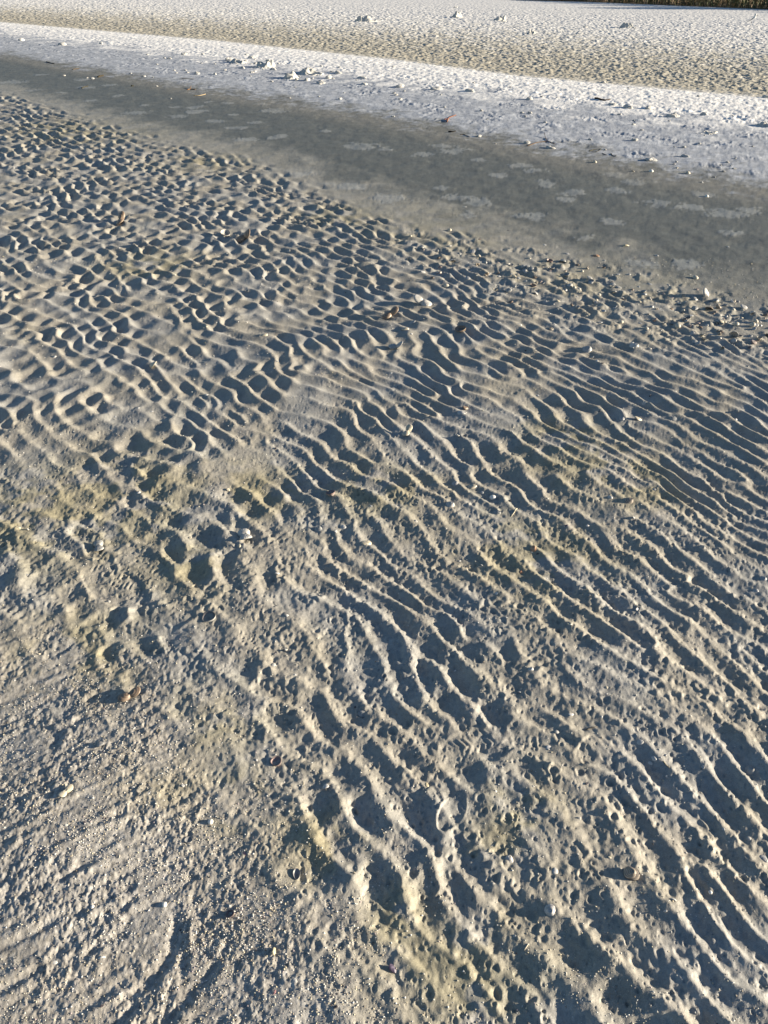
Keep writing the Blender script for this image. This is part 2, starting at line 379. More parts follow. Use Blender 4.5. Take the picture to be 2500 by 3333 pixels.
def newmat(name):
    m = bpy.data.materials.new(name); m.use_nodes = True; n = m.node_tree; b = n.nodes['Principled BSDF']; return m, n, b
def math_node(n, op, a, b_):
    x_ = n.nodes.new('ShaderNodeMath'); x_.operation = op
    for i, v in enumerate((a, b_)):
        if isinstance(v, (int, float)): x_.inputs[i].default_value = v
        else: n.links.new(v, x_.inputs[i])
    return x_.outputs[0]
msand, n, b = newmat('sand')
att = n.nodes.new('ShaderNodeAttribute'); att.attribute_name = 'tint'
tc = n.nodes.new('ShaderNodeTexCoord')
def noise_node(n, scale, det=2.0, rough=.6, src=None):
    q_ = n.nodes.new('ShaderNodeTexNoise'); q_.inputs['Scale'].default_value = scale; q_.inputs['Detail'].default_value = det; q_.inputs['Roughness'].default_value = rough
    n.links.new(src if src else n.nodes['Texture Coordinate'].outputs['Object'], q_.inputs['Vector']); return q_.outputs['Fac']
g1 = noise_node(n, 420, 2); g2 = noise_node(n, 110, 3); g3 = noise_node(n, 38, 2)
# sand grain: speckled albedo
r1 = n.nodes.new('ShaderNodeMapRange'); r1.inputs[1].default_value = .25; r1.inputs[2].default_value = .75; r1.inputs[3].default_value = .78; r1.inputs[4].default_value = 1.22
n.links.new(g1, r1.inputs[0])
r2 = n.nodes.new('ShaderNodeMapRange'); r2.inputs[1].default_value = .3; r2.inputs[2].default_value = .7; r2.inputs[3].default_value = .90; r2.inputs[4].default_value = 1.10
n.links.new(g2, r2.inputs[0])
mu = math_node(n, 'MULTIPLY', r1.outputs[0], r2.outputs[0])
vm = n.nodes.new('ShaderNodeVectorMath'); vm.operation = 'SCALE'; n.links.new(att.outputs['Color'], vm.inputs[0]); n.links.new(mu, vm.inputs['Scale'])
n.links.new(vm.outputs[0], b.inputs['Base Color'])
n.links.new(att.outputs['Alpha'], b.inputs['Roughness']); b.inputs['Specular IOR Level'].default_value = .35
bsum = math_node(n, 'ADD', math_node(n, 'MULTIPLY', g1, .0008), math_node(n, 'MULTIPLY', g2, .0020))
bsum = math_node(n, 'ADD', bsum, math_node(n, 'MULTIPLY', g3, .0022))
bp = n.nodes.new('ShaderNodeBump'); bp.inputs['Strength'].default_value = .55; bp.inputs['Distance'].default_value = 1.0
n.links.new(bsum, bp.inputs['Height']); n.links.new(bp.outputs[0], b.inputs['Normal'])
me.materials.append(msand)
go = bpy.data.objects.new('sand', me); COL.objects.link(go); go['kind'] = 'structure'
# ------------------------------------------------------------------ placing helpers
def at_many(P):
    """picks in photo pixels -> points on the sand (n x 3), sand normals, metres per pixel there"""
    P = np.array([p[:2] for p in P], dtype=np.float64)
    D = np.array([tuple(ray(a, b)) for a, b in P]); z = np.zeros(len(P))
    for _ in range(7):
        t = (z - CAM_H)/D[:, 2]; x, y = D[:, 0]*t, D[:, 1]*t
        z = .5*z + .5*height(x, y)
    t = (z - CAM_H)/D[:, 2]; x, y = D[:, 0]*t, D[:, 1]*t; z = height(x, y); return (np.stack([x, y, z], 1),) + frame_of(x, y, z)
def frame_of(x, y, z):
    e = .012 + .0008*y
    gx = (height(x+e, y) - height(x-e, y))/(2*e); gy = (height(x, y+e) - height(x, y-e))/(2*e)
    N = np.stack([-gx, -gy, np.ones_like(gx)], 1); N /= np.linalg.norm(N, axis=1)[:, None]
    dep = y*math.cos(PITCH) + (CAM_H - z)*math.sin(PITCH)
    return N, dep/FPX
def link(o, label=None, cat=None, group=None, parent=None):
    COL.objects.link(o)
    if parent is not None: o.parent = parent
    if label: o['label'] = label
    if cat: o['category'] = cat
    if group: o['group'] = group
    return o
def mesh(name, V, F, C=None, mat=None, smooth_=True):
    m = bpy.data.meshes.new(name); m.from_pydata([tuple(v) for v in V], [], [tuple(f) for f in F]); m.update()
    if C is not None:
        a = m.color_attributes.new('tint', 'FLOAT_COLOR', 'POINT'); c4 = np.ones((len(V), 4), np.float32); c4[:, :3] = C; a.data.foreach_set('color', c4.ravel())
    if smooth_: m.shade_smooth()
    if mat: m.materials.append(mat)
    return m
def tint_mat(name, rough, spec=.4, nscale=90, namp=.12, bump=0.0):
    m, n, b = newmat(name)
    a = n.nodes.new('ShaderNodeAttribute'); a.attribute_name = 'tint'; n.nodes.new('ShaderNodeTexCoord')
    q_ = noise_node(n, nscale, 3)
    r_ = n.nodes.new('ShaderNodeMapRange'); r_.inputs[1].default_value = .25; r_.inputs[2].default_value = .75; r_.inputs[3].default_value = 1-namp; r_.inputs[4].default_value = 1+namp
    n.links.new(q_, r_.inputs[0]); v_ = n.nodes.new('ShaderNodeVectorMath'); v_.operation = 'SCALE'
    n.links.new(a.outputs['Color'], v_.inputs[0]); n.links.new(r_.outputs[0], v_.inputs['Scale']); n.links.new(v_.outputs[0], b.inputs['Base Color'])
    b.inputs['Roughness'].default_value = rough; b.inputs['Specular IOR Level'].default_value = spec
    if bump:
        bp_ = n.nodes.new('ShaderNodeBump'); bp_.inputs['Distance'].default_value = bump; n.links.new(q_, bp_.inputs['Height']); n.links.new(bp_.outputs[0], b.inputs['Normal'])
    return m
M_SHELL = tint_mat('shell', .42, .5, 4.0, .16)       # object space of a unit-size shell
M_CHIP = tint_mat('shell_grit', .6, .4, 300, .1)
M_CLOD = tint_mat('dry_sand', .95, .1, 6.0, .10, .02)
M_WOOD = tint_mat('wood', .8, .2, 120, .3)
M_LEAF = tint_mat('leaf', .7, .3, 30, .2)
M_FEATHER = tint_mat('feather', .7, .3, 60, .06)

# ------------------------------------------------------------------ shells (unit length, hinge towards -Y)
def valve(W=1.0, Hh=.36, ribs=0, ramp=.02, rings=0, gamp=0.0, out=(.6,.58,.52), band=None, ins=(.55,.52,.47), power=2.3, umbo=-.36, lop=0.0, fleck=0.0, seed=0, nu=12, nv=56, thick=.035):
    rg = np.random.default_rng(seed); V = []; C = []; F = []
    fl = rg.random((nu+1, nv))
    def pt(u, th, inner):
        mx = .5*W*math.copysign(abs(math.sin(th))**(2/power), math.sin(th)); my = -.5*math.copysign(abs(math.cos(th))**(2/power), math.cos(th))
        mx += lop*.5*(my+.5)*.6; k = (my+.5)
        mx *= .80 + .26*min(1, k*1.5)
        x = mx*u; y = umbo + (my-umbo)*u
        z = Hh*max(0, 1-u**2.1)**.62*(.82 + .25*math.sin(min(1, u*1.5)*math.pi)*.6)
        if ribs: z += ramp*math.cos(ribs*th)*u**.8*(0.3+.7*min(1, (1-u)*6+.35))*min(1, abs(math.pi-abs(th-math.pi))*1.5)
        if rings: z += gamp*math.cos(u*rings*2*math.pi)
        if inner: z -= thick; x *= .965; y = umbo + (y-umbo)*.965
        return (x, y, z)
    for inner in (0, 1):
        for i in range(nu+1):
            u = .04 + .96*(i/nu)**.85
            for j in range(nv):
                th = 2*math.pi*j/nv
                V.append(pt(u, th, inner))
                c = np.array(ins if inner else out, float)
                if not inner:
                    if band is not None and rings:
                        c = c + (np.array(band)-c)*(.5+.5*math.cos(u*rings*2*math.pi + .4*math.sin(3*th)))*.85
                    if ribs and ramp: c = c*(1 + .14*math.cos(ribs*th))
                    if fleck and fl[i, j] < fleck: c = c*.35
                else: c = c*(.78+.22*u)
                C.append(c)
    o = (nu+1)*nv
    for i in range(nu):
        for j in range(nv):
            k = (j+1) % nv
            F.append((i*nv+j, i*nv+k, (i+1)*nv+k, (i+1)*nv+j)); F.append((o+i*nv+j, o+(i+1)*nv+j, o+(i+1)*nv+k, o+i*nv+k))
    for j in range(nv):
        k = (j+1) % nv; F.append((nu*nv+j, nu*nv+k, o+nu*nv+k, o+nu*nv+j))
    F.append(tuple(range(nv-1, -1, -1))); F.append(tuple(o+j for j in range(nv)))
    return V, F, np.clip(C, 0.01, .85)*.68
def spiral(turns=3.2, grow=.30, drop=.55, rad=.42, out=(.6,.55,.45), band=(.4,.3,.22), nr_=18, per=16):
    V = []; C = []; F = []; n_ = int(turns*per)
    for i in range(n_+1):
        t_ = i/per*2*math.pi; g_ = math.exp(grow*(t_-turns*2*math.pi)/1.0*.55)
        cx, cy, cz = .5*g_*math.cos(t_), .5*g_*math.sin(t_), -drop*g_
        for j in range(nr_):
            a = 2*math.pi*j/nr_; rr = rad*g_
            dx = math.cos(a)*rr; V.append((cx+dx*math.cos(t_), cy+dx*math.sin(t_), cz+math.sin(a)*rr*1.15))
            C.append(np.array(out)+(np.array(band)-np.array(out))*(.5+.5*math.cos(3*a)))
    for i in range(n_):
        for j in range(nr_):
            k = (j+1) % nr_; F.append((i*nr_+j, i*nr_+k, (i+1)*nr_+k, (i+1)*nr_+j))
    F.append(tuple(range(nr_-1, -1, -1)))
    # the mouth: an inward-sunk dark disc
    b_ = n_*nr_; c_ = len(V); m_ = np.mean([V[b_+j] for j in range(nr_)], 0); d_ = np.array(V[b_])-np.array(V[b_-nr_]); d_ /= np.linalg.norm(d_)+1e-9
    V.append(tuple(m_-d_*.18)); C.append(np.array([.12,.09,.07]))
    for j in range(nr_): F.append((b_+j, b_+(j+1) % nr_, c_))
    V = [(x*.62, y*.62, z*.62+.30) for x, y, z in V]
    return V, F, np.clip(C, .01, .85)*.66
def shard(seed, out=(.66,.64,.6), W=.7, thick=.10, curve=.25, n_=9):
    rg = random.Random(seed); V = []; F = []
    ring = []
    for j in range(n_):
        a = 2*math.pi*j/n_ + rg.uniform(-.2, .2); r_ = .5*rg.uniform(.62, 1.08); ring.append((math.cos(a)*r_, math.sin(a)*r_*W))
    for top in (1, 0):
        for s_ in (1.0, .55):
            for x, y in ring: x, y = x*s_, y*s_; V.append((x, y, curve*(.25-(x*x+y*y)) + (thick if top else 0)))
        V.append((0, 0, curve*.25 + (thick if top else 0)))
    o = 2*n_+1
    for j in range(n_):
        k = (j+1) % n_
        F += [(j, k, n_+k, n_+j), (n_+j, n_+k, 2*n_), (o+j, o+n_+j, o+n_+k, o+k), (o+n_+j, o+2*n_, o+n_+k), (j, o+j, o+k, k)]
    C = np.array([np.array(out)*.82*(1+.06*rg.uniform(-1, 1)) for _ in V]); return V, F, C
def lump(seed, sub=2, rough=.28, flat=.6, col=(.55,.54,.51)):
    bm = bmesh.new(); bmesh.ops.create_icosphere(bm, subdivisions=sub, radius=.5); rg = random.Random(seed)
    ph = [(Vector((rg.gauss(0, 1), rg.gauss(0, 1), rg.gauss(0, 1))).normalized()*rg.uniform(4, 15), rg.uniform(0, 6), rg.uniform(.3, 1)) for _ in range(14)]
    for v in bm.verts:
        d = sum(math.sin(v.co.dot(k)+p)*a_*5/k.length for k, p, a_ in ph)/4
        v.co *= 1 + rough*d
        v.co.z *= flat
        v.co.z += flat*.28
    V = [v.co.copy() for v in bm.verts]; F = [tuple(v.index for v in f.verts) for f in bm.faces]; bm.free()
    C = np.array([np.array(col)*(1+.04*rg.uniform(-1, 1)) for _ in V]); return V, F, C
def heap(seed, steep=1.0, col=(.56,.55,.52)):
    """slumped, broken heap of sand, unit base width"""
    bm = bmesh.new(); bmesh.ops.create_icosphere(bm, subdivisions=5, radius=.5); r_ = random.Random(seed)
    cr = [(Vector((r_.uniform(-.30, .30), r_.uniform(-.25, .25), 0)), r_.uniform(.10, .26), r_.uniform(.10, .30)*steep) for _ in range(7)]
    ks = [(Vector((r_.gauss(0, 1), r_.gauss(0, 1), r_.gauss(0, 1))).normalized(), f, r_.uniform(0, 6)) for f in (9, 13, 19, 27, 38, 53, 53, 70) for _ in range(2)]
    for v in bm.verts:
        c = v.co.copy(); x, y = c.x, c.y
        top = max([h*math.exp(-(((x-p.x)**2+(y-p.y)**2)/(w_*w_))**1.5) for p, w_, h in cr] + [0])
        z = (top + .03)*max(0, c.z/.5)**.5 if c.z > 0 else -.06
        d = sum(math.sin(c.dot(k)*f + p)/f for k, f, p in ks)
        v.co = Vector((x*(1+.9*d), y*(1-.7*d), z + d*.22*(1 if c.z > 0 else 0)))
    V = [v.co.copy() for v in bm.verts]; F = [tuple(v.index for v in f.verts) for f in bm.faces]; bm.free()
    return V, F, np.array([np.array(col)*(1+.05*r_.uniform(-1, 1)) for _ in V])
def shell_mesh(name, args): V, F, C = args; return mesh(name, V, F, C, M_SHELL)
PB = {
 'cockle_white': shell_mesh('cockle_shell', valve(ribs=22, ramp=.016, Hh=.40, out=(.66,.65,.62), ins=(.6,.58,.55), seed=1, nv=88)),
 'cockle_grey': shell_mesh('cockle_shell', valve(ribs=24, ramp=.015, Hh=.38, out=(.36,.37,.37), ins=(.32,.3,.29), band=(.62,.62,.6), rings=3, seed=2, nv=96)),
 'cockle_striped': shell_mesh('cockle_shell', valve(ribs=0, rings=6, gamp=.012, Hh=.42, out=(.62,.56,.47), band=(.16,.10,.08), ins=(.45,.34,.30), seed=3, nu=30)),
 'cockle_ringed': shell_mesh('cockle_shell', valve(ribs=0, rings=8, gamp=.014, Hh=.44, out=(.70,.69,.66), band=(.20,.20,.21), ins=(.5,.48,.46), seed=4, nu=36)),
 'cockle_purple': shell_mesh('cockle_shell', valve(ribs=18, ramp=.014, Hh=.36, out=(.34,.24,.22), ins=(.42,.30,.28), band=(.66,.60,.54), rings=1.5, seed=5, nv=72)),
 'clam_white': shell_mesh('clam_shell', valve(W=.86, Hh=.30, out=(.72,.71,.69), ins=(.62,.6,.58), power=2.1, umbo=-.3, lop=.18)),
 'clam_speckled': shell_mesh('clam_shell', valve(W=1.0, Hh=.42, out=(.70,.69,.68), ins=(.6,.58,.55), power=2.0, umbo=-.2, fleck=.13, seed=8, nu=16)),
 'clam_cream': shell_mesh('clam_shell', valve(W=.82, Hh=.30, out=(.68,.60,.44), ins=(.55,.5,.4), power=2.2, lop=-.15, rings=3, gamp=.006, band=(.74,.70,.60))),
 'clam_grey': shell_mesh('clam_shell', valve(W=.9, Hh=.24, out=(.44,.45,.46), ins=(.4,.4,.4), power=2.1, rings=4, gamp=.006, band=(.62,.62,.62))),
 'clam_orange': shell_mesh('clam_shell', valve(W=.9, Hh=.34, out=(.62,.33,.17), ins=(.6,.4,.3), power=2.2, rings=2, gamp=.01, band=(.74,.52,.36))),
 'clam_brown': shell_mesh('clam_shell', valve(W=.85, Hh=.30, out=(.26,.18,.13), ins=(.35,.27,.22), power=2.2, rings=4, gamp=.01, band=(.45,.36,.27))),
 'clam_oval': shell_mesh('clam_shell', valve(W=.62, Hh=.26, out=(.74,.74,.73), ins=(.40,.39,.40), power=2.0, umbo=-.15, thick=.07)),
 'mussel': shell_mesh('mussel_shell', valve(W=.55, Hh=.24, out=(.07,.05,.10), ins=(.22,.20,.28), power=2.0, umbo=-.46, lop=.35, rings=3, gamp=.004, band=(.20,.16,.24))),
 'razor': shell_mesh('razor_shell', valve(W=.28, Hh=.09, out=(.68,.67,.64), ins=(.5,.5,.5), power=2.8, umbo=-.2, rings=4, band=(.5,.48,.45), gamp=.003)),
 'snail': shell_mesh('snail_shell', spiral()),
 'snail_white': shell_mesh('snail_shell', spiral(out=(.72,.71,.68), band=(.6,.57,.52), drop=.8)),
 'shard_white': shell_mesh('shell_fragment', shard(1, (.72,.71,.69))), 'shard_grey': shell_mesh('shell_fragment', shard(2, (.45,.46,.47), W=.85)),
 'shard_cream': shell_mesh('shell_fragment', shard(3, (.66,.58,.40), W=.5, curve=.7)), 'shard_orange': shell_mesh('shell_fragment', shard(4, (.62,.32,.18))),
 'shard_pink': shell_mesh('shell_fragment', shard(5, (.55,.28,.28), W=.6)), 'shard_dark': shell_mesh('shell_fragment', shard(6, (.08,.07,.08), W=.6)),
 'sliver': shell_mesh('shell_fragment', shard(7, (.72,.71,.68), W=.28, curve=.9)), 'pebble': shell_mesh('pebble', lump(3, 2, .16, .75, (.5,.46,.38))),
 'pebble_white': shell_mesh('pebble', lump(5, 2, .14, .8, (.72,.71,.67)))}
KIND = {'cockle': 'cockle_shell', 'clam': 'clam_shell', 'mussel': 'mussel_shell', 'razor': 'razor_shell', 'snail': 'snail_shell', 'shard': 'shell_fragment', 'sliver': 'shell_fragment', 'pebble': 'pebble'}
CATN = {'cockle_shell': 'shell', 'clam_shell': 'shell', 'mussel_shell': 'shell', 'razor_shell': 'shell', 'snail_shell': 'shell', 'shell_fragment': 'shell fragment', 'pebble': 'pebble'}
def base_rot(N, yaw, tilt=0.0, tdir=0.0):
    up = Vector(N); q1 = Vector((0, 0, 1)).rotation_difference(up)
    m_ = q1.to_matrix() @ Matrix.Rotation(yaw, 3, 'Z')
    if tilt: m_ = q1.to_matrix() @ Matrix.Rotation(tilt, 3, Vector((math.cos(tdir), math.sin(tdir), 0))) @ Matrix.Rotation(yaw, 3, 'Z')
    return m_
def put(kind, mode, p, N, size, yaw, rg, label=None, group=None, sink=.13):
    """mode: up (dome up), cup (hollow up), open (two valves still hinged), edge (standing on its rim), lean"""
    nm = KIND[kind.split('_')[0]]; me_ = PB[kind]
    if mode == 'open':
        r_ = bpy.data.objects.new(nm, None); r_.empty_display_size = .02
        r_.matrix_world = Matrix.Translation(Vector(p) + Vector(N)*size*.02) @ base_rot(N, yaw).to_4x4() @ Matrix.Scale(size, 4)
        link(r_, label, CATN[nm], group)
        a = bpy.data.objects.new('valve', me_); b_ = bpy.data.objects.new('valve', me_)
        link(a, parent=r_); link(b_, parent=r_)
        hinge = Matrix.Translation((0, -.44, 0))
        a.matrix_local = hinge @ Matrix.Rotation(R(14), 4, 'X') @ Matrix.Translation((0, .44, .02))
        b_.matrix_local = hinge @ Matrix.Rotation(R(150 + rg.uniform(-15, 15)), 4, 'X') @ Matrix.Translation((0, .44, 0)) @ Matrix.Rotation(math.pi, 4, 'Y')
        return r_
    o = bpy.data.objects.new(nm, me_); m_ = base_rot(N, yaw, R(rg.uniform(0, 16)), rg.uniform(0, 6.28)).to_4x4(); off = -sink*size
    if mode == 'cup': m_ = m_ @ Matrix.Rotation(math.pi, 4, 'Y'); off = size*.20
    if mode == 'edge': m_ = base_rot(N, yaw).to_4x4() @ Matrix.Rotation(R(72), 4, 'X'); off = size*.24
    if mode == 'lean': m_ = base_rot(N, yaw).to_4x4() @ Matrix.Rotation(R(38), 4, 'X'); off = size*.10
    o.matrix_world = Matrix.Translation(Vector(p) + Vector(N)*off) @ m_ @ Matrix.Scale(size, 4)
    return link(o, label, CATN[nm], group)
# px, py, width px, proto, pose, yaw deg, label
SH = [
 (795,1741,44,'cockle_white','open',20,'ribbed white cockle gaping open with a dark hollow, left of mid ripples'),
 (324,1791,34,'cockle_grey','open',200,'small gaping cockle beside the large smeared shoe print at left'),
 (682,2012,48,'cockle_grey','cup',80,'grey cockle lying hollow side up right of the smeared shoe print'),
 (1036,1724,32,'cockle_grey','up',170,'grey ribbed cockle sunk in a hollow left of two smooth white shells'),
 (1117,1715,26,'clam_white','up',70,'small white oval shell just left of an oblong cream shell'),
 (1193,1765,40,'clam_cream','up',95,'oblong cream shell lying on a ripple crest in the middle of the flat'),
 (1078,1607,34,'cockle_purple','cup',30,'brown and cream shell cup above two white oval shells'),
 (901,1865,20,'shard_white','up',10,'white shell chip on a ripple crest left of centre'),
 (1502,1343,32,'clam_white','up',60,'white clam with a dark partner behind it, upper middle'),
 (1514,1330,24,'clam_brown','lean',100,'dark brown shell half hidden behind a white clam'),
 (1322,1415,32,'clam_cream','open',150,'small gaping shell with dark edge on an olive ripple'),
 (2022,1362,28,'clam_grey','up',20,'grey shell at the left end of a row of three on the right'),
 (2075,1367,32,'clam_cream','lean',80,'cream shell in the middle of a row of three on the right'),
 (2192,1364,32,'cockle_grey','up',200,'ribbed grey cockle at the right end of a row of three'),
 (2045,1629,36,'cockle_striped','up',75,'red brown banded cockle in the hollow right of a tall ripple'),
 (1985,1618,24,'clam_white','up',40,'whitish shell just left of the red brown banded cockle'),
 (1476,1575,38,'clam_grey','up',95,'low fan shaped grey shell left of a cream ribbed one'),
 (1537,1583,36,'clam_cream','up',90,'cream shell right of a low fan shaped grey shell'),
 (1604,1621,24,'pebble_white','up',20,'pale cream lump of shell on a ripple crest below a cream shell'),
 (1465,1642,34,'cockle_white','up',100,'white ribbed cockle half buried below the fan shaped grey shell'),
 (1617,1669,32,'cockle_grey','up',80,'dull grey ribbed cockle next to the thin pale stick'),
 (1353,1696,26,'snail_white','up',30,'white rounded snail shell on a pitted ripple'),
 (1736,1788,34,'clam_orange','up',160,'orange shell, the brightest coloured one on the flat'),
 (1752,1801,16,'shard_dark','up',20,'dark chip touching the orange shell'),
 (1698,1861,24,'shard_orange','up',60,'flat orange shell fragment below the orange shell'),
 (1840,1712,24,'mussel','up',100,'black mussel shell on a crest right of the orange shell'),
 (2286,1780,24,'cockle_ringed','up',30,'small ringed white cockle between two long ripples at right'),
 (2478,1884,38,'clam_grey','up',90,'flat grey shell at the right edge below a shoe print'),
 (1725,2180,30,'clam_white','up',110,'smooth white clam on a pitted ripple, right of centre'),
 (1617,1931,20,'shard_white','up',70,'white chip in a hollow below the orange fragment'),
 (2459,1924,28,'shard_grey','up',30,'grey angular shell plate near the right edge'),
 (2437,2506,42,'cockle_ringed','up',70,'black and white ringed cockle at the right edge'),
 (1657,2796,34,'clam_speckled','up',160,'round white barnacle specked shell beside a flattened sand slab'),
 (1808,2834,28,'clam_white','up',175,'smooth white oval shell right of the flattened sand slab'),
 (1790,2962,46,'clam_speckled','up',20,'large speckled white clam in its own hollow, lower right'),
 (1786,2434,34,'shard_white','up',0,'flat white shell plate between two shoe prints'),
 (1857,2325,26,'shard_white','up',40,'square white shell chip above the shoe prints'),
 (2083,2416,28,'clam_white','up',95,'white oval shell right of the shoe prints'),
 (2128,2470,24,'clam_white','up',60,'upper of two tiny white shells touching, right of the shoe prints'),
 (2116,2484,18,'clam_white','up',60,'lower of two tiny white shells touching, right of the shoe prints'),
 (2335,2362,30,'clam_grey','up',90,'pale grey shell in a shaded hollow above the ringed cockle'),
 (2487,2794,32,'clam_grey','up',20,'pale grey shell in the big shaded hollow at the right edge'),
 (2002,2699,62,'razor','up',8,'long narrow white razor shell standing against a crest'),
 (1276,3157,40,'mussel','lean',60,'purple mussel shell half buried near the bottom'),
 (2312,2905,14,'pebble_white','up',0,'tiny white grain right of the brown ringed shells'),
 (1389,2556,32,'shard_cream','up',100,'cream block of shell on a smooth ripple flank'),
 (2192,2930,30,'sliver','up',160,'white sliver of shell below the brown ringed shells'),
 (900,2481,38,'cockle_purple','cup',30,'purplish cockle cup with a pale lip, lower left of centre'),
 (407,2274,46,'clam_brown','open',120,'dark brown gaping shell in the gritty sand at left'),
 (1183,2325,44,'cockle_grey','up',250,'large grey ribbed cockle deep in shade, bottom centre'),
 (1158,2300,16,'shard_dark','up',50,'dark chip beside the large shaded cockle'),
 (1062,2562,28,'clam_white','lean',190,'broken white shell right of the purplish cockle cup'),
 (226,2570,34,'clam_cream','open',330,'cream shell gaping open in the lumpy grit at left'),
 (328,2427,28,'cockle_ringed','lean',220,'black and white striped chip of shell in the grit'),
 (965,2850,42,'clam_oval','cup',10,'white oval shell hollow side up, bottom centre'),
 (799,2778,32,'shard_pink','up',150,'pink shell fragment in the olive grit'),
 (535,2945,19,'pebble_white','up',0,'round cream pebble at the lower left'),
 (301,2953,16,'pebble_white','up',50,'small cream pebble left of the round one'),
 (750,2977,32,'cockle_purple','cup',200,'pinkish ring shaped shell cup in the grit'),
 (889,3101,36,'shard_cream','lean',90,'bent cream shell piece above a white triangular one'),
 (927,3168,28,'shard_white','up',200,'white triangular shell chip near the bottom'),
 (331,3118,34,'sliver','up',20,'white sliver beside the drained gully at lower left'),
 (614,2737,30,'clam_grey','cup',60,'grey open shell in the bright grit'),
 (686,2676,20,'pebble_white','up',0,'white bead of shell above the grey open shell'),
 (482,2582,22,'shard_white','up',70,'white chip beside a small scour in the grit'),
 (177,3132,24,'shard_white','up',30,'white chip on the smooth lower left sand'),
 (893,3230,18,'shard_pink','up',60,'small pink chip near the bottom edge'),
 (960,3192,20,'clam_white','up',60,'tiny white shell right of the pink chip near the bottom'),
 (395,727,36,'clam_brown','open',170,'dark edged gaping shell among the far left ripples'),
 (735,768,34,'cockle_white','cup',60,'white ring of a shell hollow up among the far ripples'),
 (787,782,38,'clam_brown','open',100,'dark gaping shell just right of the white ring shell'),
 (501,1191,36,'clam_cream','lean',250,'yellow cream shell flap in a hollow at left'),
 (859,1090,30,'clam_cream','up',70,'cream shell beside a shaded hollow left of centre'),
 (1386,996,42,'cockle_white','open',250,'white cockle propped open in a line of shells'),
 (1261,1033,38,'clam_brown','open',120,'dark gaping shell left of a cream clam in the middle distance'),
 (1340,1050,32,'clam_grey','up',100,'grey shell right of the dark gaping one'),
 (1319,1069,28,'clam_cream','up',75,'orange cream clam below the grey shell in the middle distance'),
 (1499,1075,40,'clam_brown','cup',90,'dark rimmed shell hollow side up below the shell band'),
 (1279,1132,34,'clam_grey','open',80,'pale gaping shell below the orange cream clam'),
 (1659,985,28,'clam_brown','up',110,'brown and white shell in the left part of the shell band'),
 (1939,833,28,'clam_orange','up',60,'tan shell at the upper edge of the shell band'),
 (2037,800,32,'shard_cream','up',20,'cream shell piece on the smooth slope above the shell band'),
 (2291,961,36,'cockle_white','edge',60,'white cockle on edge at the top of the shell band'),
 (2308,1008,32,'clam_brown','lean',150,'brown and white shell propped up in the shell band'),
 (2418,1004,28,'cockle_white','lean',70,'white shell at the upper right end of the shell band'),
 (2388,1098,36,'clam_white','edge',160,'white shell standing upright in the right of the shell band'),
 (2064,1124,34,'clam_white','up',80,'round white clam at the lower edge of the shell band'),
 (1792,1072,28,'snail','up',30,'tan snail shell at the lower edge of the shell band'),
 (1905,1137,48,'clam_grey','up',95,'flat pale shell lying along a crest below the shell band'),
 (1690,1055,26,'clam_white','up',40,'white oval shell among shells left in the band'),
 (2115,1135,24,'snail_white','up',140,'whitish snail shell right of the round white clam'),
 (1612,468,12,'snail','up',20,'tan snail shell casting a thin shadow, alone on the upper wet slope'),
 (1936,529,15,'pebble','up',60,'low tan pebble, leftmost of the row on the wet slope'),
 (2061,558,15,'snail','up',100,'tan snail shell, second in the row on the wet slope'),
 (2119,559,16,'pebble_white','up',10,'whitish pebble, third in the row on the wet slope'),
 (2204,547,17,'snail','up',200,'reddish snail shell set a little above the row on the wet slope'),
 (2238,565,18,'pebble','up',60,'rounded tan pebble at the right end of the row'),
 (2322,574,16,'shard_dark','up',40,'dark chip on the wet slope right of the tan pebbles'),
 (2285,594,16,'sliver','up',90,'thin white sliver below the dark chip on the wet slope'),
 (2300,640,14,'pebble_white','up',0,'small white pebble among pale prints on the wet slope'),
 (2372,804,20,'shard_white','up',20,'white chip low on the wet slope at the far right'),
 (2136,832,18,'clam_white','up',50,'white shell at the foot of the wet slope'),
 (1512,673,24,'shard_white','up',20,'white chips by a pale streak at the foot of the slope'),
 (1774,797,20,'shard_white','up',60,'white chip where the olive ripples begin'),
 (1655,750,12,'shard_dark','up',0,'tiny dark chip above the olive ripples')]
pts, nrm, mpp = at_many(SH); rg = random.Random(3)
for i, (a, b, wpx, kind, mode, yaw, lab) in enumerate(SH):
    put(kind, mode, pts[i], nrm[i], wpx*mpp[i]*.92, R(yaw), rg, lab)
# the two stacked brown ringed valves
p_, n_, m_ = at_many([(2052, 2846), (2064, 2858)])
r_ = bpy.data.objects.new('cockle_shell', None); r_.location = p_[0]; r_.rotation_euler = (0, 0, R(40)); r_.scale = (44*m_[0],)*3
link(r_, 'brown ringed cockle of two stacked valves, casting a long shadow', 'shell')
for dz, dx, dy, tl, sc in ((.02, .12, -.12, 10, .98), (.20, -.05, .05, -16, .92)):
    c_ = bpy.data.objects.new('valve', PB['cockle_striped']); link(c_, parent=r_); c_.location = (dx, dy, dz); c_.rotation_euler = (R(tl), R(tl*.6), R(30)); c_.scale = (sc,)*3

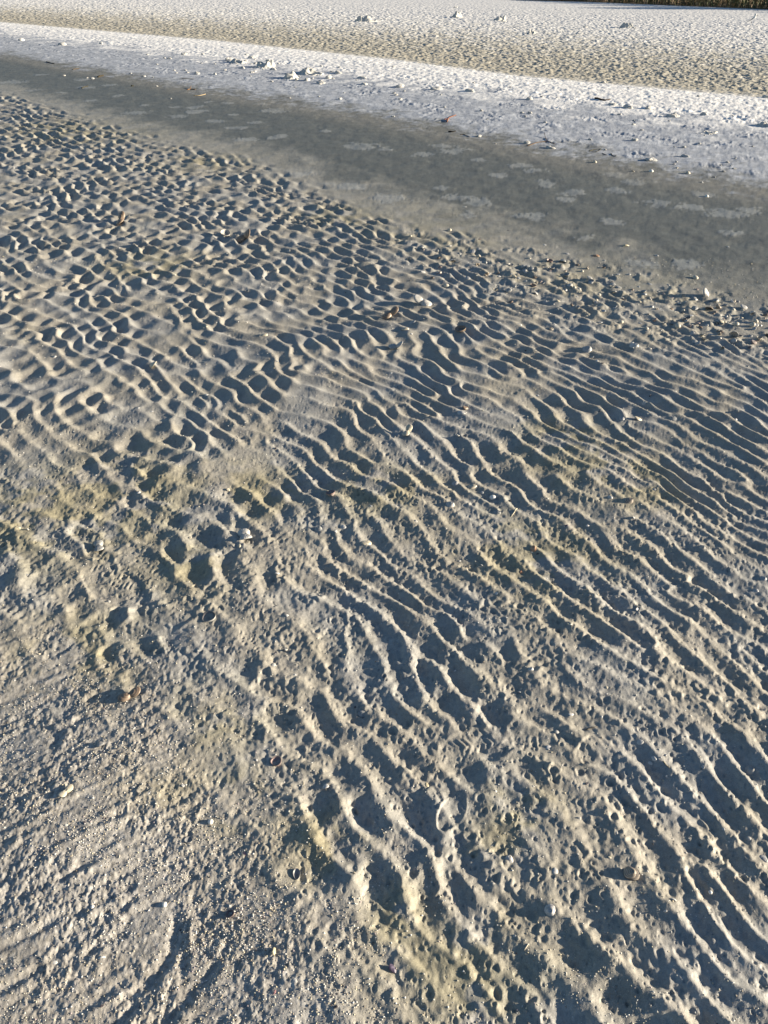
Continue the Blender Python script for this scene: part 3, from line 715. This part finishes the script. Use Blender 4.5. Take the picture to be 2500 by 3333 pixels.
# countless look-alikes: the shell band, and small shells sprinkled over the ripples
rg = random.Random(21); SCAT = []
BP = [(1250,800),(1700,905),(2150,1000),(2520,1080)]
kinds = ['clam_white','clam_cream','clam_grey','clam_grey','cockle_white','cockle_grey','cockle_grey','clam_brown','snail','pebble','shard_grey','cockle_purple']
while len(SCAT) < 240:
    f_ = rg.random()**.6*(len(BP)-1); i = min(int(f_), len(BP)-2); f_ -= i
    px = BP[i][0]+(BP[i+1][0]-BP[i][0])*f_; py = BP[i][1]+(BP[i+1][1]-BP[i][1])*f_ + rg.gauss(0, 52)
    SCAT.append((px, py, rg.uniform(11, 24), rg.choice(kinds), rg.choice(['up','up','up','up','lean','cup']), 0))
SMALL = []
while len(SMALL) < 150:
    px = rg.uniform(0, 2500); py = 700 + 2600*rg.random()**1.2
    if py < 700 + (px-1250)*.25: continue
    SMALL.append((px, py, rg.uniform(9, 18)*(1 if py > 1100 else .8), rg.choice(['clam_white','clam_cream','shard_white','shard_white','shard_grey','sliver','snail_white','cockle_white','shard_dark','clam_grey']), rg.choice(['up','up','lean','cup']), 1))
pts, nrm, mpp = at_many(SCAT+SMALL)
for i, (a, b, wpx, kind, mode, g_) in enumerate(SCAT+SMALL):
    nm = KIND[kind.split('_')[0]].replace('_', ' ').replace('shell fragment', 'chip of shell'); tone = {'white':'white','cream':'cream','grey':'grey','brown':'brown','dark':'dark'}.get(kind.split('_')[-1], 'white')
    if g_ == 0: lab, grp = '%s %s strewn in the band of shells at the foot of the slope' % (tone, nm), '%s %s pieces in the shell band' % (tone, nm)
    else: lab, grp = 'tiny %s %s scattered alone on the ripples' % (tone, nm), '%s %s pieces scattered on the ripples' % (tone, nm)
    put(kind, mode, pts[i], nrm[i], wpx*mpp[i]*.9, rg.uniform(0, 6.28), rg, lab, grp)

# ------------------------------------------------------------------ shell grit: fine broken shell nobody could count
g = np.random.default_rng(9); NG = 330000
gy = .45 + 4.6*g.random(NG)**1.7; gx = (g.random(NG)*2-1)*(.45*gy+.5)
gm = gaussmask(gx, gy, [(300,2750,.22),(700,3050,.26),(100,2450,.3),(400,2500,.2),(600,2750,.22),(900,3250,.2),(300,2250,.2)])
cl_ = smooth(-.3, 1.4, nz(T_FRAC, gx, gy, .10, px=20, ox=91))
keep = g.random(NG) < np.clip(.035 + .10*cl_ + .62*gm*(.35+cl_), 0, 1)*np.interp(gy, [.4, 2.5, 5], [1, .55, .8])
gx, gy = gx[keep], gy[keep]; gm = gm[keep]; gz = height(gx, gy); ng = len(gx)
sz = (.0007 + .0019*g.random(ng)**2.4)*np.interp(gy, [.5, 2, 5], [1.0, 1.25, 2.2])
tet = np.array([(-.9,-.5,0),(.9,-.6,0),(.1,.9,0),(.05,0,.75),(0,0,-.5)]); tf = np.array([(0,1,3),(1,2,3),(2,0,3),(1,0,4),(2,1,4),(0,2,4)])
jit = tet[None]*(1+.5*(g.random((ng, 5, 1))-.5)) ; an = g.random(ng)*6.28; cs, sn = np.cos(an)[:, None], np.sin(an)[:, None]
V = np.stack([jit[..., 0]*cs-jit[..., 1]*sn, jit[..., 0]*sn+jit[..., 1]*cs, jit[..., 2]*.8], -1)*sz[:, None, None]
V[..., 0] += gx[:, None]; V[..., 1] += gy[:, None]; V[..., 2] += gz[:, None] + sz[:, None]*.2
gme = bpy.data.meshes.new('shell_grit'); gme.vertices.add(ng*5); gme.vertices.foreach_set('co', V.astype(np.float32).ravel())
FI = (tf[None] + (np.arange(ng)*5)[:, None, None]).astype(np.int32).ravel(); gme.loops.add(len(FI)); gme.loops.foreach_set('vertex_index', FI)
gme.polygons.add(ng*6); gme.polygons.foreach_set('loop_start', np.arange(0, ng*18, 3, dtype=np.int32)); gme.update(calc_edges=True)
pal = np.array([(.74,.73,.71),(.72,.70,.64),(.62,.56,.42),(.45,.44,.40),(.50,.47,.40),(.10,.09,.09),(.35,.30,.24),(.40,.34,.36)])
ci = g.choice(8, ng, p=[.20,.14,.16,.14,.16,.08,.08,.04]); cc_ = np.ones((ng*5, 4), np.float32); cc_[:, :3] = np.repeat(pal[ci], 5, 0)
a_ = gme.color_attributes.new('tint', 'FLOAT_COLOR', 'POINT'); a_.data.foreach_set('color', cc_.ravel()); gme.materials.append(M_CHIP)
o = bpy.data.objects.new('shell_grit', gme); link(o, 'fine broken shell grit sprinkled over the near sand', 'shell grit'); o['kind'] = 'stuff'

# ------------------------------------------------------------------ heaps and clods of dry sand
HP = [(1192,70,58,1.05,'low crumbling sand heap, leftmost on the far white sand'),(1491,56,52,1.25,'tallest far sand heap with a pointed dark tip'),
      (1629,66,48,1.15,'bright sand heap with a gap of shadow, right of the tallest far one'),(1727,112,40,1.0,'small dark shaded sand heap on the tan strip'),
      (2044,92,56,.85,'broad low sand heap far out at the right'),(1481,25,20,.7,'tiny distant sand heap beyond the tallest one'),
      (775,205,75,.8,'broken sand mound at the left end of the dug up stretch of crest'),(858,218,80,1.0,'sand mound with a peak in the dug up stretch of crest'),
      (945,255,62,1.15,'steep sand mound throwing the longest shadow on the pale slope'),(1010,240,95,.75,'wide rubble heap at the right end of the dug up crest'),
      (2300,434,62,.6,'hooked sand ridge with a long shadow on the pale slope at right'),(2485,408,60,.8,'shaded sand mound cut by the right edge')]
pts, nrm, mpp = at_many(HP)
for i, (a, b, wpx, st, lab) in enumerate(HP):
    V, F, C = heap(i+5, st, (.52,.515,.49)); o = bpy.data.objects.new('sand_heap', mesh('sand_heap', V, F, C, M_CLOD)); o.location = pts[i]-np.array([0, 0, .01]); s_ = wpx*mpp[i]; o.scale = (s_, s_*.9, s_*.95); o.rotation_euler = (0, 0, i*1.3)
    link(o, lab, 'sand heap')
clods = [mesh('sand_clod', *lump(k, 3, .5, .6, (.57,.565,.545)), M_CLOD) for k in range(5)]
CD = [(203,147,24,'lone pale sand clod on the upper left slope'),(700,243,16,'small white clod left of the dug up crest'),(747,196,26,'pale clod at the left of the dug up crest'),
      (1045,272,30,'cream clod standing at the front of the rubble heap'),(1100,240,24,'clod at the right of the rubble heap'),(1107,323,16,'small white clod on the pale slope below the rubble'),
      (1180,256,34,'flat clod with a shadow right of the rubble heap'),(1185,277,32,'lower flat clod right of the rubble heap'),(1303,283,36,'bright clod with a shadow to its left, middle of the pale slope'),
      (1420,291,34,'low clod right of the bright one'),(1530,297,34,'dark sided flat clod on the middle of the pale slope'),(1724,324,26,'bright white clod with thin shadow'),
      (1992,342,30,'flat clod just below the dark driftwood stick'),(2044,350,36,'second flat clod below the driftwood stick'),(2112,354,28,'long low clod right of the flat ones'),
      (2190,378,38,'brightest clod at right, with a long shadow'),(2290,373,24,'small clod near the crest at right'),(2118,522,40,'white crumbled clod on the edge of the wet slope'),
      (1715,467,22,'white flake clod by the forked twig'),(1790,483,30,'long white flake of sand below the forked twig'),(1000,262,24,'grey clod inside the rubble heap'),(890,228,20,'clod between the two sand mounds'),
      (965,262,18,'clod at the foot of the steep mound'),(1070,255,26,'shaded clod beside the rubble heap'),(600,178,18,'small clod on the crest left of the dug up stretch'),(330,143,16,'small clod at the far left of the pale slope'),
      (70,132,20,'low clod near the left edge'),(2064,458,22,'shaded clod on the pale slope above the wet band'),(2230,510,30,'long white flake beside the crumbled clod'),(1560,445,18,'little flake of dry sand left of the forked twig'),
      (820,190,22,'clod on the back of the dug up crest'),(790,222,18,'clod in front of the left mound'),(1640,70,18,'crumb of sand beside the bright far heap'),(1905,90,14,'tiny far clod left of the broad heap'),(2492,318,22,'pale clod on the crest at the right edge')]
pts, nrm, mpp = at_many(CD)
for i, (a, b, wpx, lab) in enumerate(CD):
    o = bpy.data.objects.new('sand_clod', clods[i % 5]); s_ = wpx*mpp[i]; o.location = pts[i]-np.array([0, 0, .06*s_]); o.scale = (s_, s_*.8, s_*(.85 if wpx < 30 else .6)); o.rotation_euler = (0, 0, i*2.1); link(o, lab, 'sand clod')
# unnumbered crumbs around them
CR = []
rg = random.Random(31)
while len(CR) < 110:
    k = rg.choice([(800,205,60,12),(1010,250,60,14),(1300,290,250,30),(2200,390,250,40),(1750,330,300,40),(2300,520,200,30),(600,230,200,25)])
    CR.append((rg.gauss(k[0], k[2]), rg.gauss(k[1], k[3]), rg.uniform(6, 15)))
pts, nrm, mpp = at_many(CR)
for i, c in enumerate(CR):
    o = bpy.data.objects.new('sand_crumb', clods[i % 5]); s_ = c[2]*mpp[i]; o.location = pts[i]-np.array([0, 0, .03*s_]); o.scale = (s_, s_, s_*.8); o.rotation_euler = (0, 0, i*1.7)
    link(o, 'small crumb of dry sand on the pale slope', 'sand crumb', 'crumbs of sand on the pale slope')

# ------------------------------------------------------------------ sticks, twigs and weed
def tube(path, radii, col, n_=7):
    V = []; F = []; P = [Vector(p) for p in path]
    for i, p in enumerate(P):
        d = (P[min(i+1, len(P)-1)]-P[max(i-1, 0)]).normalized(); sd = d.cross(Vector((0, 0, 1))).normalized(); up = sd.cross(d)
        for j in range(n_):
            a = 2*math.pi*j/n_; k = radii[i]*(1+.18*math.sin(j*2.3+i*1.7)); V.append(p + sd*math.cos(a)*k + up*math.sin(a)*k)
    for i in range(len(P)-1):
        for j in range(n_): k = (j+1) % n_; F.append((i*n_+j, i*n_+k, (i+1)*n_+k, (i+1)*n_+j))
    F.append(tuple(range(n_-1, -1, -1))); F.append(tuple((len(P)-1)*n_+j for j in range(n_)))
    return V, F, [col]*len(V)
ST = [('driftwood_stick',[(1937,321),(1950,324),(1970,328),(1986,325)],5,(.06,.045,.035),'thick dark driftwood stick lying on the white crest',[]),
      ('twig',[(1716,476),(1750,464),(1782,459),(1805,468)],2.4,(.13,.09,.06),'forked brown twig on the edge of the wet slope',[[(1782,459),(1776,450),(1771,441)]]),
      ('twig',[(1455,398),(1461,384),(1484,375)],3,(.22,.10,.06),'reddish bent twig on the pale slope',[[(1461,386),(1446,396)]]),
      ('driftwood_stick',[(1460,430),(1470,430),(1484,428)],4.5,(.02,.018,.016),'short black charred stick above the wet band',[]),
      ('twig',[(1497,439),(1510,438),(1529,446)],1.8,(.10,.08,.05),'thin crooked twig right of the black stick',[]),
      ('seaweed',[(1917,493),(1932,487),(1957,485),(1950,491),(1938,496),(1918,495)],1.6,(.08,.075,.05),'loop of thin dark seaweed at the edge of the pale sand',[]),
      ('twig',[(1961,500),(1968,503),(1975,505)],1.8,(.09,.07,.05),'tiny twig between the seaweed loop and a curled bit',[]),
      ('seaweed',[(1989,500),(1992,506),(2003,510),(2006,506)],2.2,(.05,.05,.04),'curled bit of dark weed right of the seaweed loop',[]),
      ('seaweed',[(319,252),(328,249),(337,247)],4.5,(.05,.04,.025),'dark leaf of weed on the upper left wet slope',[]),
      ('twig',[(237,227),(248,225),(259,223)],2.5,(.09,.07,.05),'short brown twig left of the dark leaf of weed',[]),
      ('twig',[(151,202),(163,205),(177,208)],2.4,(.05,.04,.03),'crooked dark twig far left on the slope',[]),
      ('seaweed',[(266,288),(275,284),(287,281)],3,(.05,.045,.03),'dark weed on a pale print at upper left',[]),
      ('twig',[(609,293),(622,291),(637,293)],2.8,(.22,.13,.07),'brown twig among prints, left of centre',[[(620,291),(622,286)]]),
      ('twig',[(630,312),(648,312),(670,307)],2,(.42,.33,.20),'straw coloured twig below the brown one',[]),
      ('seaweed',[(428,281),(435,280)],4,(.03,.03,.02),'black speck of weed on the wet slope',[]),
      ('twig',[(592,257),(612,257),(632,258)],1.6,(.14,.12,.1),'thin straight twig below the dug up crest',[]),
      ('twig',[(1683,1655),(1674,1668),(1664,1682)],2.6,(.60,.55,.42),'thin pale stick lying across a ripple',[]),
      ('twig',[(1720,3073),(1713,3083),(1706,3094)],3.2,(.62,.56,.45),'tiny pale splinter near the bottom right of centre',[]),
      ('twig',[(1906,2376),(1925,2370),(1943,2366)],3,(.16,.14,.11),'dark stem lying above the right shoe print',[]),
      ('twig',[(2160,2478),(2168,2490),(2180,2500)],2.6,(.42,.36,.24),'curved straw below the tiny paired shells',[])]
for nm, path, wpx, col, lab, brs in ST:
    p_, n_, m_ = at_many(path); base = Vector(p_[0]); r_ = wpx*m_.mean()/2*1.15
    def run(p_):
        Q = []; k = 3 if len(p_) > 2 else 4
        for i in range(len(p_)-1):
            for j in range(k): Q.append(p_[i]+(p_[i+1]-p_[i])*j/k)
        Q.append(p_[-1]); Q = np.array(Q); Q[:, 2] = np.maximum(Q[:, 2], height(Q[:, 0], Q[:, 1])) + r_*.55; return [Vector(q)-base for q in Q]
    Q = run(p_); V, F, C = tube(Q, [r_*(1.1-.5*i/len(Q)) for i in range(len(Q))], col)
    o = bpy.data.objects.new(nm, mesh(nm, V, F, np.array(C), M_WOOD)); o.location = base; link(o, lab, nm.replace('_', ' '))
    for br in brs:
        q_, _, _ = at_many(br); q_[-1, 2] += .02; V, F, C = tube(run(q_), [r_*.6]*(3*(len(br)-1)+1 if len(br) > 2 else 5), col)
        link(bpy.data.objects.new('side_branch', mesh('side_branch', V, F, np.array(C), M_WOOD)), parent=o)

# ------------------------------------------------------------------ a bird on the far sand
p_, n_, m_ = at_many([(2443, 86)]); bx = Vector(p_[0])
def loft(rings, col, n_=14):
    V = []; F = []; C = []
    for (c, rx, ry, tilt) in rings:
        for j in range(n_):
            a = 2*math.pi*j/n_; v = Matrix.Rotation(tilt, 3, 'Y') @ Vector((rx*math.cos(a), ry*math.sin(a), 0)); V.append(Vector(c)+v); C.append(col(Vector(c)+v, math.cos(a)))
    for i in range(len(rings)-1):
        for j in range(n_): k = (j+1) % n_; F.append((i*n_+j, i*n_+k, (i+1)*n_+k, (i+1)*n_+j))
    F.append(tuple(range(n_-1, -1, -1))); F.append(tuple((len(rings)-1)*n_+j for j in range(n_))); return V, F, np.array(C)
WH, GR, BK = (.78,.77,.74), (.16,.16,.17), (.05,.04,.04)
rings = [((-.115,0,.075),.006,.006,-.9),((-.085,0,.095),.016,.022,-.8),((-.05,0,.125),.036,.040,-.7),((-.012,0,.15),.048,.048,-.6),((.022,0,.185),.044,.043,-.35),((.036,0,.215),.029,.028,-.1),
         ((.040,0,.238),.023,.021,0),((.045,0,.258),.027,.024,.1),((.046,0,.275),.023,.020,.1),((.044,0,.288),.008,.008,.1)]
V, F, C = loft(rings, lambda p, c: GR if (c < -.35 and p.z < .20) else WH)
bird = bpy.data.objects.new('shore_bird', mesh('shore_bird', V, F, C, M_FEATHER)); bird.location = bx; bird.rotation_euler = (0, 0, R(-25)); bird.scale = (1.45, 1.35, 1.15)
link(bird, 'upright white breasted bird with a dark back, standing alone on the far sand', 'bird')
V, F, C = tube([(.066,0,.264),(.085,0,.260),(.105,0,.252)], [.006,.0045,.0015], BK); link(bpy.data.objects.new('beak', mesh('beak', V, F, C, M_FEATHER)), parent=bird)
for sy in (-.018, .018):
    V, F, C = tube([(-.004,sy,.115),(.004,sy,.06),(-.004,sy,.006),(.024,sy,.003)], [.006,.0035,.003,.0025], BK); link(bpy.data.objects.new('leg', mesh('leg', V, F, C, M_FEATHER)), parent=bird)
    s_ = 1 if sy > 0 else -1
    V, F, C = loft([((-.13,s_*.020,.085),.004,.003,-.8),((-.09,s_*.034,.115),.018,.006,-.8),((-.03,s_*.046,.150),.030,.008,-.7),((.012,s_*.040,.182),.016,.006,-.5)], lambda p, c: GR, 8)
    link(bpy.data.objects.new('wing', mesh('wing', V, F, C, M_FEATHER)), parent=bird)

# ------------------------------------------------------------------ dune plants beyond the far sand
g = np.random.default_rng(4)
def edge_y(x): return np.interp(x, ED[5][0], ED[5][1])
nb = 9000; bx_ = 2 + 40*g.random(nb); dy = g.random(nb)**1.5*7; by_ = edge_y(bx_) + .15 + dy; bz_ = height(bx_, by_)
hh = (.2 + .35*g.random(nb))*np.interp(dy, [0, 1, 7], [.5, 1, 1.3]); an = g.random(nb)*6.28; wd = .012 + .014*g.random(nb); ln = hh*(.2+.5*g.random(nb)); la = g.random(nb)*6.28
V = np.zeros((nb, 5, 3)); base = np.stack([bx_, by_, bz_-.02], 1); ax = np.stack([np.cos(an), np.sin(an), 0*an], 1)*wd[:, None]; le = np.stack([np.cos(la), np.sin(la), 0*la], 1)*ln[:, None]; upv = np.array([0, 0, 1.])[None]*hh[:, None]
V[:, 0] = base-ax; V[:, 1] = base+ax; V[:, 2] = base+ax*.7+le*.3+upv*.6; V[:, 3] = base-ax*.7+le*.3+upv*.6; V[:, 4] = base+le+upv
FV = np.concatenate([np.array([[0,1,2,3]]).repeat(nb, 0)+np.arange(nb)[:, None]*5], 0)
faces = [tuple(f) for f in FV] + [(3+5*i, 2+5*i, 4+5*i) for i in range(nb)]
pal = np.array([(.16,.11,.06),(.20,.14,.08),(.11,.12,.05),(.08,.10,.045),(.24,.18,.11)]); ci = g.choice(5, nb, p=[.28,.2,.22,.2,.1])
o = bpy.data.objects.new('dune_grass', mesh('dune_grass', V.reshape(-1, 3), faces, np.repeat(pal[ci], 5, 0), M_LEAF, False)); link(o, 'brown and olive dune grass along the back of the beach', 'grass'); o['kind'] = 'stuff'
def crown(seed, w_, h_, n_, cols, leaf=.05):
    r_ = np.random.default_rng(seed); nc_ = 14; cen = r_.normal(size=(nc_, 3))*np.array([w_*.28, w_*.28, h_*.22]) + np.array([0, 0, h_*.5]); k = r_.integers(0, nc_, n_)
    d = r_.normal(size=(n_, 3)); d /= np.linalg.norm(d, axis=1)[:, None]; P = cen[k] + d*(w_*.19)*r_.random((n_, 1))**.4; P[:, 2] = np.abs(P[:, 2])+.03
    a = r_.normal(size=(n_, 3)); b = r_.normal(size=(n_, 3)); a /= np.linalg.norm(a, axis=1)[:, None]; b /= np.linalg.norm(b, axis=1)[:, None]; s_ = leaf*(.6+.8*r_.random((n_, 1)))
    V = np.stack([P-a*s_, P-b*s_*.5, P+a*s_, P+b*s_*.5], 1).reshape(-1, 3); C = np.repeat(np.array(cols)[r_.integers(0, len(cols), n_)], 4, 0)
    return V, [(4*i, 4*i+1, 4*i+2, 4*i+3) for i in range(n_)], C
OL = [(.09,.11,.05),(.12,.13,.06),(.07,.085,.04)]; BR = [(.15,.11,.06),(.11,.08,.05),(.18,.14,.08)]; DK = [(.015,.022,.012),(.025,.03,.015),(.01,.013,.01)]
SB = [(10.4,1.8,1.0,BR,'brown scrubby bush at the left end of the dune plants'),(12.2,2.2,1.2,OL,'olive bush second from the left in the dune plants'),(13.9,1.7,.9,BR,'low brown bush between two olive bushes on the dune'),
      (15.5,2.4,1.3,OL,'broad olive bush in the middle of the dune plants'),(16.9,2.0,1.2,OL,'grey green bush left of the dark one on the dune'),(19.8,2.4,1.0,BR,'brown bush at the right edge in front of the dark one'),(22.5,3,1.5,OL,'olive bush beyond the right edge of the dark one')]
for i, (x, w_, h_, cols, lab) in enumerate(SB):
    y = float(edge_y(x)) + 1.6; z = float(height(np.array([x]), np.array([y]))[0]); r_ = bpy.data.objects.new('shrub', None); r_.location = (x, y, z); link(r_, lab, 'shrub')
    V, F, C = crown(i, w_, h_, 2600, cols); link(bpy.data.objects.new('foliage', mesh('foliage', V, F, C, M_LEAF, False)), parent=r_)
    V, F, C = tube([(0,0,-.05),(.05,.02,h_*.3),(-.06,.05,h_*.6)], [.04,.03,.015], (.10,.07,.05)); link(bpy.data.objects.new('stem', mesh('stem', V, F, C, M_WOOD)), parent=r_)
x = 19.6; y = float(edge_y(x)) + 3.4; z = float(height(np.array([x]), np.array([y]))[0]); r_ = bpy.data.objects.new('evergreen_tree', None); r_.location = (x, y, z); link(r_, 'nearly black dense evergreen behind the dune grass at the top right corner', 'tree')
V, F, C = crown(77, 3.2, 1.9, 7000, DK, .07); link(bpy.data.objects.new('crown', mesh('crown', V, F, C, M_LEAF, False)), parent=r_)
V, F, C = tube([(0,0,-.1),(.1,0,.6),(0,.1,1.2)], [.14,.10,.05], (.06,.045,.035)); link(bpy.data.objects.new('trunk', mesh('trunk', V, F, C, M_WOOD)), parent=r_)
